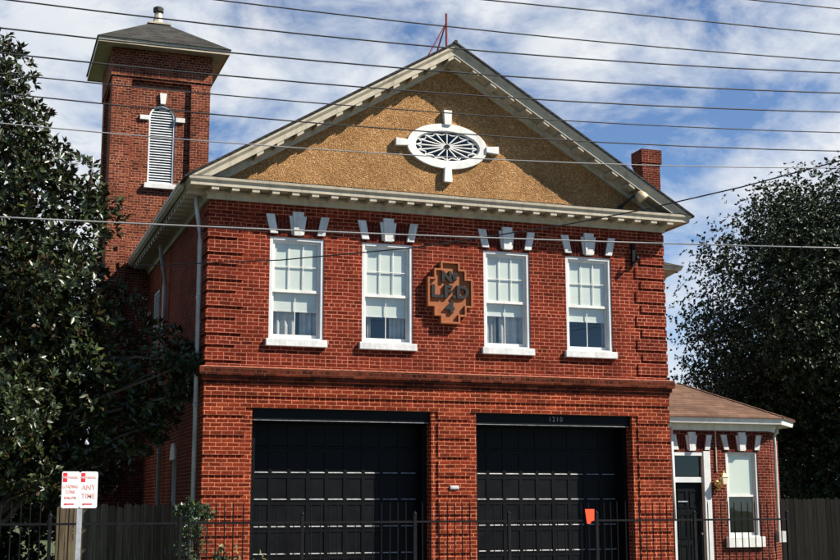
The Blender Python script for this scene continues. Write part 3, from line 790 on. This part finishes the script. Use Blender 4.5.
# ------------------------------------------------------------------ ground
def sheet(name, key, x0, x1, y0, y1, z, h=None):
    b = mb(key)
    if h: b.box(x0, x1, y0, y1, z - h, z)
    else: b.quad((x0, y0, z), (x1, y0, z), (x1, y1, z), (x0, y1, z))
    return tag(b.build(name, recalc=bool(h)), kind='structure')
sheet('ground', 'grass', -300, 300, -300, 300, 0)
sheet('forecourt', 'concrete', -.2, 10.5, -3.1, -.03, .012)
sheet('pavement', 'concrete', -120, 120, -6.0, -3.1, .014, .15)
sheet('far_pavement', 'concrete', -120, 120, -23, -17.6, .014, .15)
sheet('road', 'asphalt', -120, 120, -17.45, -6.15, .004)
kb = mb('concrete'); kb.box(-120, 120, -6.15, -6.0, -.13, .02); tag(kb.build('kerb'), kind='structure')
kb = mb('concrete'); kb.box(-120, 120, -17.6, -17.45, -.13, .02); tag(kb.build('far_kerb'), kind='structure')
rm = mb('paint')
rm.quad((-120, -11.92, .008), (120, -11.92, .008), (120, -11.8, .008), (-120, -11.8, .008)); rm.quad((-120, -11.7, .008), (120, -11.7, .008), (120, -11.58, .008), (-120, -11.58, .008))
tag(rm.build('road_marking', recalc=False), kind='structure')

# ------------------------------------------------------------------ iron fence along the pavement
fe = thing('iron_fence', 'black iron picket fence along the pavement before the station', 'fence', (2.5, -2.5, 0))
posts = [-9.1, -7.4, -5.7, -4.05, -2.36, -.70, .95, 2.57, 4.0, 5.40, 7.05, 8.70]
for x in posts:
    b = mb('iron'); b.box(x - .022, x + .022, -2.522, -2.478, 0, 1.52); b.lathe([(.03, 1.52), (.03, 1.532), (.0, 1.57)], (x, -2.5, 0), n=8); b.build('post', fe)
for x0, x1 in zip(posts[:-1], posts[1:]):
    for z in (.18, 1.42):
        b = mb('iron'); b.box(x0 + .022, x1 - .022, -2.514, -2.486, z - .014, z + .014); b.build('rail', fe)
    n = max(2, round((x1 - x0) / .122)); b = mb('iron')
    for i in range(1, n):
        x = x0 + (x1 - x0) * i / n + random.uniform(-.006, .006); lean = random.uniform(-.01, .01)
        b.tube([(x, -2.5, .05), (x + lean * .8, -2.5, 1.64), (x + lean, -2.5, 1.70)], [.0085, .0085, .003], 5)
    b.build('pickets', fe)
b = mb('orange'); b.prism([(5.195, 1.585), (5.345, 1.585), (5.34, 1.42), (5.29, 1.41), (5.28, 1.375), (5.225, 1.375), (5.215, 1.43)], -2.545, -2.540)
tag(b.build('warning_tag'), 'bright orange tag hung on the iron fence before the right garage door', 'tag')

# ------------------------------------------------------------------ wooden fences
def wood_fence(name, label, x0, x1, y, top, key, bw=.125):
    o = thing(name, label, 'fence', ((x0 + x1) / 2, y, 0))
    b = mb(key); x = x0
    while x < x1:
        wd = bw * random.uniform(.9, 1.08); h = top + random.uniform(-.035, .03); t = random.uniform(-.006, .006)
        b.add([(x, y + t, .03), (x + wd - .008, y + t, .03), (x + wd - .008, y + t, h - .03), (x + wd * .7, y + t, h), (x + wd * .25, y + t, h), (x, y + t, h - .03),
               (x, y + t + .02, .03), (x + wd - .008, y + t + .02, .03), (x + wd - .008, y + t + .02, h - .03), (x + wd * .7, y + t + .02, h), (x + wd * .25, y + t + .02, h), (x, y + t + .02, h - .03)],
              [(0, 1, 2, 3, 4, 5), (11, 10, 9, 8, 7, 6)] + [(i, i + 6, (i + 1) % 6 + 6, (i + 1) % 6) for i in range(6)])
        x += wd
    b.build('boards', o)
    for z in (.35, top - .3):
        r = mb(key); r.box(x0, x1, y + .03, y + .07, z - .045, z + .045); r.build('rail', o)
    n = max(1, int((x1 - x0) / 2.2))
    for i in range(n + 1):
        xx = x0 + .05 + (x1 - x0 - .1) * i / n
        p = mb(key); p.box(xx - .045, xx + .045, y + .071, y + .16, 0, top - .05); p.build('post', o)
    return o
wood_fence('wooden_fence', 'weathered grey board fence joining the left side of the fire station', -2.06, -.04, 1.0, 1.66, 'wood')
wood_fence('wooden_fence', 'dark board fence under the big tree right of the annex', 14.6, 27.0, 9.0, 1.81, 'wood_shaded', .14)

# ------------------------------------------------------------------ parking sign
sg = thing('parking_sign', 'galvanised post carrying two white parking plates with faded red lettering', 'sign', (-2.12, -4.0, 0))
sy = -4.0
b = mb('galv'); b.box(-2.147, -2.087, sy + .004, sy + .05, 0, 1.98); b.build('post', sg)
def plate(x0, x1, lines):
    z0, z1 = 1.625, 2.05; rd = .022
    pts = []
    for cx_, cz_, a0 in ((x1 - rd, z1 - rd, 0), (x0 + rd, z1 - rd, 90), (x0 + rd, z0 + rd, 180), (x1 - rd, z0 + rd, 270)):
        for k in range(5):
            a = math.radians(a0 + 22.5 * k); pts.append((cx_ + rd * math.cos(a), cz_ + rd * math.sin(a)))
    b = mb('sign_white'); b.prism(pts, sy - .003, sy + .002); p = b.build('sign_plate', sg)
    t = mb('sign_red'); cx_ = (x0 + x1) / 2; yy = sy - .006
    t.box(x0 + .012, x0 + .060, yy, sy - .002, 1.928, 2.035)
    t.mat('sign_white'); add_text(t, 'NO', .040, x0 + .036, yy - .002, 1.981, 1, .0, .001, .72)
    t.mat('sign_faded'); add_text(t, 'PARKING', .042, x0 + .128, yy, 1.981, 1, .0, .001, .68)
    for txt, sz, z, sx in lines: add_text(t, txt, sz, cx_, yy, z, 1.05, .001, .001, sx)
    t.mat('sign_red'); t.box(cx_ - .05, cx_ + .045, yy, sy - .002, 1.664, 1.678)
    t.prism([(cx_ - .072, 1.671), (cx_ - .048, 1.656), (cx_ - .048, 1.686)], yy, sy - .002)
    t.build('lettering', p, recalc=False)
plate(-2.333, -2.130, [('LOADING', .052, 1.875, .74), ('ZONE', .052, 1.812, .78), ('8AM-6PM', .046, 1.745, .70)])
plate(-2.126, -1.922, [('ANY', .085, 1.865, .88), ('TIME', .085, 1.765, .86)])

# ------------------------------------------------------------------ foliage
def leaf_mesh(name, key, pos, axis, nrm, length, width, parent, fold=.18):
    """one leaf per row: base point, direction, blade normal; a folded four-triangle blade"""
    n = len(pos)
    side = np.cross(axis, nrm); side /= np.linalg.norm(side, axis=1, keepdims=True) + 1e-9
    nn = np.cross(side, axis)
    Lc = length[:, None]; Wc = width[:, None]
    droop = -nn * Lc * .10
    base = pos; tip = pos + axis * Lc + droop * 1.5
    mid = pos + axis * Lc * .5 - nn * Wc * fold
    a = pos + axis * Lc * .5 + side * Wc * .5; b = pos + axis * Lc * .5 - side * Wc * .5
    V = np.stack([base, a, tip, b, mid], 1).reshape(-1, 3)
    idx = np.arange(n)[:, None] * 5
    F = np.concatenate([idx + np.array([[0, 1, 4]]), idx + np.array([[1, 2, 4]]), idx + np.array([[2, 3, 4]]), idx + np.array([[3, 0, 4]])], 1).reshape(-1, 3)
    org = np.array([0., 0, 0])
    p = parent
    while p is not None: org += np.array(p.location); p = p.parent
    me = bpy.data.meshes.new(name)
    me.vertices.add(len(V)); me.vertices.foreach_set('co', (V - org).astype(np.float32).ravel())
    me.loops.add(F.size); me.loops.foreach_set('vertex_index', F.astype(np.int32).ravel())
    me.polygons.add(len(F)); me.polygons.foreach_set('loop_start', np.arange(0, F.size, 3, dtype=np.int32))
    me.polygons.foreach_set('loop_total', np.full(len(F), 3, dtype=np.int32))
    me.materials.append(M[key]); me.update(calc_edges=True)
    o = bpy.data.objects.new(name, me); COL.objects.link(o); o.parent = parent
    return o

def unit(a): return a / (np.linalg.norm(a, axis=1, keepdims=True) + 1e-9)

def rosettes(blobs, count, per, L, spread=.9, shell=.55, up=.5):
    """clusters of leaves round twig ends inside and on the surface of ellipsoid blobs"""
    blobs = np.array(blobs, float); wgt = np.maximum(blobs[:, 3] ** 2.2, .14); wgt /= wgt.sum()
    bi = RNG.choice(len(blobs), count, p=wgt)
    d = unit(RNG.normal(size=(count, 3))); r = RNG.uniform(shell ** 3, 1, count) ** (1 / 3)
    rz = blobs[:, 4] if blobs.shape[1] > 4 else blobs[:, 3]
    rad = np.stack([blobs[bi, 3], blobs[bi, 3], rz[bi]], 1)
    c = blobs[bi, :3] + d * rad * (r * RNG.uniform(.85, 1.10, count))[:, None]
    out = unit(d + np.array([0, 0, up]) + RNG.normal(size=(count, 3)) * .35)
    c = np.repeat(c, per, 0); o = np.repeat(out, per, 0); n = len(c)
    rnd = unit(RNG.normal(size=(n, 3)))
    ax = unit(o * RNG.uniform(.25, 1.0, n)[:, None] + (rnd - (rnd * o).sum(1, keepdims=True) * o) * spread)
    nr = unit(o + RNG.normal(size=(n, 3)) * .35)
    ln = L * RNG.uniform(.65, 1.25, n)
    return c + ax * L * .12, ax, nr, ln

def branch(b, p0, p1, r0, r1, wob=.12, seg=6):
    p0, p1 = Vector(p0), Vector(p1); pts = []; rs = []
    L = (p1 - p0).length
    for i in range(seg + 1):
        t = i / seg; j = Vector((random.uniform(-1, 1), random.uniform(-1, 1), random.uniform(-1, 1))) * wob * L * .25 * (0 if i in (0,) else 1)
        pts.append(p0.lerp(p1, t) + j + Vector((0, 0, .06 * L * math.sin(math.pi * t)))); rs.append(r0 + (r1 - r0) * t)
    b.tube(pts, rs, 7)
    return pts

# magnolia on the left
mg = thing('magnolia_tree', 'glossy dark magnolia with large leaves crowding the left side of the station', 'tree', (-3.3, 2.3, 0))
MB_ = [(-3.45, 1.9, 8.6, .70), (-3.15, 1.8, 7.8, .75), (-2.95, 1.8, 6.9, 1.0), (-2.25, 1.5, 6.15, .95), (-2.15, 1.5, 5.1, .95), (-3.3, 2.0, 5.2, 1.5),
       (-1.25, 1.4, 4.75, .52), (-.55, 1.1, 4.15, .50), (-.12, .8, 3.86, .22), (-1.75, 1.6, 3.85, 1.05), (-2.9, 1.9, 3.5, 1.35), (-1.15, 1.3, 3.45, .62), (-1.55, 1.6, 2.85, .60),
       (-.72, 1.2, 3.20, .36), (-2.6, 1.6, 2.5, .70), (-3.5, 2.0, 2.2, .9), (-3.08, 1.7, 8.75, .42), (-2.75, 1.6, 7.95, .36), (-1.95, 1.6, 6.85, .55), (-1.55, 1.5, 6.45, .42),
       (-2.45, 1.7, 7.15, .5), (-2.05, 1.3, 4.4, .8), (-4.5, 2.2, 6.5, 1.4), (-4.7, 2.4, 4.4, 1.7), (-4.6, 2.3, 2.4, 1.2), (-3.6, 3.4, 5.4, 1.7), (-2.6, 3.2, 4.2, 1.3), (-3.3, 3.3, 7.4, 1.0),
       (-2.3, 1.3, 2.05, .35), (-1.75, 1.7, 2.35, .55), (-1.85, 2.6, 4.3, .6), (-1.8, 2.6, 3.3, .6), (-2.2, 2.8, 2.6, .6), (-.05, .35, 3.85, .18), (-.35, .6, 3.95, .28), (-.25, .7, 3.5, .2), (-3.4, 3.4, 2.4, .9), (-3.6, 3.9, 3.4, 1.3), (-2.4, 3.8, 3.0, 1.0), (-4.6, 3.9, 4.6, 1.6), (-3.0, 3.9, 5.4, 1.2), (-4.4, 3.6, 6.6, 1.2), (-2.2, 3.4, 5.6, .8), (-2.1, 2.4, 2.0, .75), (-1.5, 3.2, 2.5, .8), (-.35, 1.0, 3.55, .38), (-.55, 1.1, 2.95, .3), (-.9, 1.2, 2.75, .4), (-.05, .7, 4.0, .2), (-3.1, .5, 3.2, 1.0), (-2.2, .6, 4.9, .7), (-3.4, 2.2, 9.25, .40)]
t = mb('bark')
tr = branch(t, (-3.3, 2.3, 0), (-3.4, 2.1, 8.9), .19, .03, .05, 10)
for x, y, z, r in [q[:4] for q in MB_]:
    b0 = tr[max(1, min(9, int((z - 1.2) / 8.9 * 10)))]
    branch(t, b0, (x, y, z), .055, .012, .12, 5)
t.build('trunk', mg, smooth=True)
pos, ax, nr, ln = rosettes(MB_, 14500, 8, .128, .95, .42, .45)
leaf_mesh('crown', 'magnolia', pos, ax, nr, ln, ln * RNG.uniform(.36, .46, len(ln)), mg)

# big pear tree on the right
pt = thing('shade_tree', 'tall dense round-headed dark tree behind the annex', 'tree', (23.2, 14, 0))
PB = []
cx0, cy0, cz0 = 23.1, 14.0, 6.6
for k in range(120):
    d = unit(RNG.normal(size=(1, 3)))[0]
    f = RNG.uniform(.68, .90); sx = 5.9 if d[2] > -.2 else 5.4
    PB.append((cx0 + d[0] * sx * f, cy0 + d[1] * 5.2 * f, cz0 + d[2] * 5.7 * f, RNG.uniform(.75, 1.35)))
for k in range(26):
    d = unit(RNG.normal(size=(1, 3)))[0]
    PB.append((cx0 + d[0] * 2.8, cy0 + d[1] * 2.6, cz0 + d[2] * 3, 1.8))
for p in ((17.9, 13.5, 3.2, 1.3), (17.4, 13.6, 5.3, .75), (17.35, 13.8, 6.9, .62), (18.6, 13, 2.2, 1.3), (20.5, 12.4, 2.2, 1.6), (18.1, 14, 9.3, .7), (22.8, 13.5, 12.0, .8), (21.2, 13.8, 11.7, .7), (19.8, 13.6, 11.1, .6)): PB.append(p)
PB += [(cx0, cy0, cz0 + .1, 5.75, 5.75)] * 2
PB = [q if len(q) == 5 else (*q, q[3]) for q in PB]
t = mb('bark')
tr = branch(t, (23.2, 14, 0), (23.3, 14, 8.5), .26, .06, .03, 8)
for p in PB[:-2:5]: branch(t, tr[random.randint(2, 7)], p[:3], .06, .015, .1, 5)
t.build('trunk', pt, smooth=True)
pos, ax, nr, ln = rosettes(PB, 80000, 5, .108, 1.1, .5, .25)
leaf_mesh('crown', 'pear', pos, ax, nr, ln, ln * RNG.uniform(.5, .68, len(ln)), pt)

# evergreen hedge in the shade behind the magnolia
hd = thing('hedge', 'dark unclipped hedge in the shade below the magnolia', 'hedge', (-5.5, 4.2, 0))
HB = [(x, 4.2 + random.uniform(-.3, .3), z, .75) for x in np.arange(-9.5, -2.0, .6) for z in (.5, 1.3, 2.0, 2.7)]
t = mb('bark')
for x in np.arange(-9.2, -2.2, .9): branch(t, (x, 4.2, 0), (x + .1, 4.2, 1.9), .03, .01, .1, 4)
t.build('stems', hd)
pos, ax, nr, ln = rosettes(HB, 6500, 5, .13, 1.0, .3, .3)
leaf_mesh('foliage', 'pear', pos, ax, nr, ln, ln * .5, hd)

# far line of trees closing the view behind the plots
FB = [(x + random.uniform(-1, 1), 48 + random.uniform(-3, 3), z + random.uniform(-.4, .4), random.uniform(1.2, 1.9)) for x in np.arange(-60, 95, 1.9) for z in (1.2, 2.9)]
pos, ax, nr, ln = rosettes(FB, 9000, 4, .5, 1.1, .5, .3)
tag(leaf_mesh('far_wood', 'pear', pos, ax, nr, ln, ln * .7, None), 'low line of dark trees far beyond the board fences', 'trees', kind='stuff')

# shrubs at the foot of the corner pier
sh = thing('ivy_shrub', 'glossy green shrub against the left brick corner of the station', 'shrub', (-.35, -1.2, 0))
SB = [(-.36, -1.2, z, r) for z, r in ((.3, .24), (.7, .23), (1.05, .21), (1.35, .18), (1.58, .13))] + [(-.15, -1.1, 1.55, .10), (-.05, -1.2, .5, .22), (.05, -1.2, .85, .12), (-.5, -1.2, 1.55, .09)]
t = mb('bark')
for k in range(7): branch(t, (-.35 + random.uniform(-.1, .15), -1.2, 0), (-.35 + random.uniform(-.2, .3), -1.2, random.uniform(1.1, 1.7)), .012, .004, .1, 5)
t.build('stems', sh)
pos, ax, nr, ln = rosettes(SB, 420, 4, .07, 1.0, .2, .3)
leaf_mesh('foliage', 'ivy', pos, ax, nr, ln, ln * .62, sh)
wd = thing('tall_weed', 'thin straw-coloured weed growing beside the brick pier', 'weed', (.3, -1.4, 0))
t = mb('bark'); tips = []
for k in range(9):
    p1 = (.28 + random.uniform(-.28, .32), -1.4 + random.uniform(-.1, .1), random.uniform(.75, 1.42))
    for q in branch(t, (.28 + random.uniform(-.08, .08), -1.4, 0), p1, .007, .003, .1, 6)[2:]: tips.append((*q, .07))
t.build('stems', wd)
pos, ax, nr, ln = rosettes(tips, 130, 3, .075, 1.0, .1, .4)
leaf_mesh('foliage', 'weed', pos, ax, nr, ln, ln * .45, wd)

# ------------------------------------------------------------------ overhead cables
CAB = [  # y, quadratic z(x), radius, material, label
 (-8.0, (.0049, .0218, 6.2635), .0075, 'wire', 'overhead cable crossing the tower finial and the very peak of the gable'),
 (-8.3, (.0048, .0272, 5.894), .0075, 'wire', 'overhead cable crossing the tower eave and the gable close below its peak'),
 (-7.7, (.0045, .0268, 5.8697), .0075, 'wire', 'overhead cable crossing the shaded brick band under the tower eave'),
 (-7.4, (.0039, .0221, 5.7601), .0062, 'wire', 'overhead cable crossing the tower just above its louvre, over the gable'),
 (-8.6, (.0048, .0202, 5.174), .0062, 'wire', 'overhead cable crossing the louvre and passing over the top of the oval window'),
 (-7.9, (.0051, .0261, 5.1246), .0058, 'wire_light', 'thin pale cable crossing the lower half of the oval window'),
 (-8.2, (.0038, .0121, 6.4261), .0068, 'wire', 'overhead cable crossing the mast on the gable peak'),
 (-7.6, (.0, .0357, 6.9895), .0075, 'wire', 'overhead cable high in the sky to the right of the mast'),
 (-8.0, (.0, .0413, 7.1059), .0068, 'wire', 'topmost overhead cable, seen only at the upper right'),
 (-7.0, (.0013, .0282, 4.4903), .0085, 'wire_light', 'thick pale cable crossing the facade over the upper windows')]
for y, (a, b1, c0), r, key, lab in CAB:
    b = mb(key); b.tube([(x, y, a * x * x + b1 * x + c0) for x in np.linspace(-16, 22, 40)], r, 6)
    tag(b.build('overhead_cable', smooth=True), lab, 'cable', 'cables strung along the street')
K = [(-6.5, 5.6, 6.05), (-4.0, 2.4, 5.5), (-1.27, -.60, 5.18), (.70, -1.97, 5.14), (2.28, -3.16, 5.19), (3.94, -4.54, 5.34), (4.75, -5.27, 5.45), (5.70, -6.21, 5.62), (6.51, -7.1, 5.80), (9.5, -10.2, 6.5), (13, -14, 7.5)][2:]
b = mb('wire'); b.tube(K, .009, 6); tag(b.build('service_cable', smooth=True), 'dark slack cable slanting up across the second and third upper windows to the right', 'cable')

# ------------------------------------------------------------------ light, sky
D = Vector((-1.6, 1.0, -1.7)).normalized()
sun = bpy.data.lights.new('sun', 'SUN'); sun.energy = 5.0; sun.angle = math.radians(.5); sun.color = (1, .93, .82)
so = bpy.data.objects.new('sun', sun); COL.objects.link(so); so.rotation_euler = D.to_track_quat('-Z', 'Y').to_euler()
wld = bpy.data.worlds.new('World'); S.world = wld; wld.use_nodes = True
nt = wld.node_tree; N, L = nt.nodes, nt.links
bg = N['Background']
sky = N.new('ShaderNodeTexSky'); sky.sky_type = 'NISHITA'; sky.sun_disc = False
sky.sun_elevation = math.asin(-D.z); sky.sun_rotation = math.atan2(-D.x, -D.y); sky.altitude = 1800
sky.air_density = .9; sky.dust_density = .2; sky.ozone_density = 3.0
tc = N.new('ShaderNodeTexCoord')
mp = N.new('ShaderNodeMapping'); mp.inputs['Scale'].default_value = (1, 1, 1.65); mp.inputs['Rotation'].default_value = (0, math.radians(10), 0); mp.inputs['Location'].default_value = (2.3, .4, 1.1)
L.new(tc.outputs['Generated'], mp.inputs[0])
n1 = noise(nt, mp.outputs[0], 8.5, 10, .62, .3)
n2 = noise(nt, mp.outputs[0], 1.7, 3, .5, .2)
sepw = N.new('ShaderNodeSeparateXYZ'); L.new(tc.outputs['Generated'], sepw.inputs[0])
f = math_node(nt, 'ADD', math_node(nt, 'MULTIPLY', n1, .72), math_node(nt, 'MULTIPLY', n2, .42))
f = math_node(nt, 'ADD', f, math_node(nt, 'MULTIPLY', math_node(nt, 'MINIMUM', sepw.outputs[1], .25), .55))  # clouds thinned over the unseen sky behind, to cut fill on the facade
f = math_node(nt, 'SUBTRACT', f, .137)
f = math_node(nt, 'SUBTRACT', f, math_node(nt, 'MULTIPLY', sepw.outputs[2], .10))
cl = ramp(nt, f, [(.41, (.06,) * 3), (.50, (.58,) * 3), (.575, (.98,) * 3)])
ccol = ramp(nt, noise(nt, mp.outputs[0], 9.0, 6, .6, .2), [(.3, (5.4, 5.9, 6.6)), (.7, (7.0, 7.15, 7.3))])
mixed = mixc(nt, cl, mixc(nt, 1, sky.outputs[0], (.80, 1.0, 1.14), 'MULTIPLY'), ccol)
L.new(mixed, bg.inputs[0]); bg.inputs[1].default_value = .06

# ------------------------------------------------------------------ camera
cam = bpy.data.cameras.new('camera'); co = bpy.data.objects.new('camera', cam); COL.objects.link(co); S.camera = co
yaw, pitch, roll, fpx = -.3349435, .17197692, -.00244373, 1283.874
fw = Vector((math.sin(-yaw) * math.cos(pitch), math.cos(yaw) * math.cos(pitch), math.sin(pitch)))
rt = Vector((fw.y, -fw.x, 0)).normalized(); up = rt.cross(fw)
r2 = math.cos(roll) * rt + math.sin(roll) * up; u2 = -math.sin(roll) * rt + math.cos(roll) * up
mat = Matrix((r2, u2, -fw)).transposed().to_4x4(); mat.translation = (-3.366257, -19.82583, 1.65)
co.matrix_world = mat
cam.sensor_width = 36; cam.lens = 36 * fpx / 840; cam.shift_x = -.627 / 840; cam.shift_y = 2.164 / 840; cam.clip_end = 2000; cam.clip_start = .1

S.view_settings.view_transform = 'Standard'; S.view_settings.look = 'None'; S.view_settings.gamma = 1; S.view_settings.use_curve_mapping = False
S.view_settings.exposure = 1.1
S.render.engine = 'CYCLES'; S.cycles.max_bounces = 8; S.cycles.transparent_max_bounces = 12
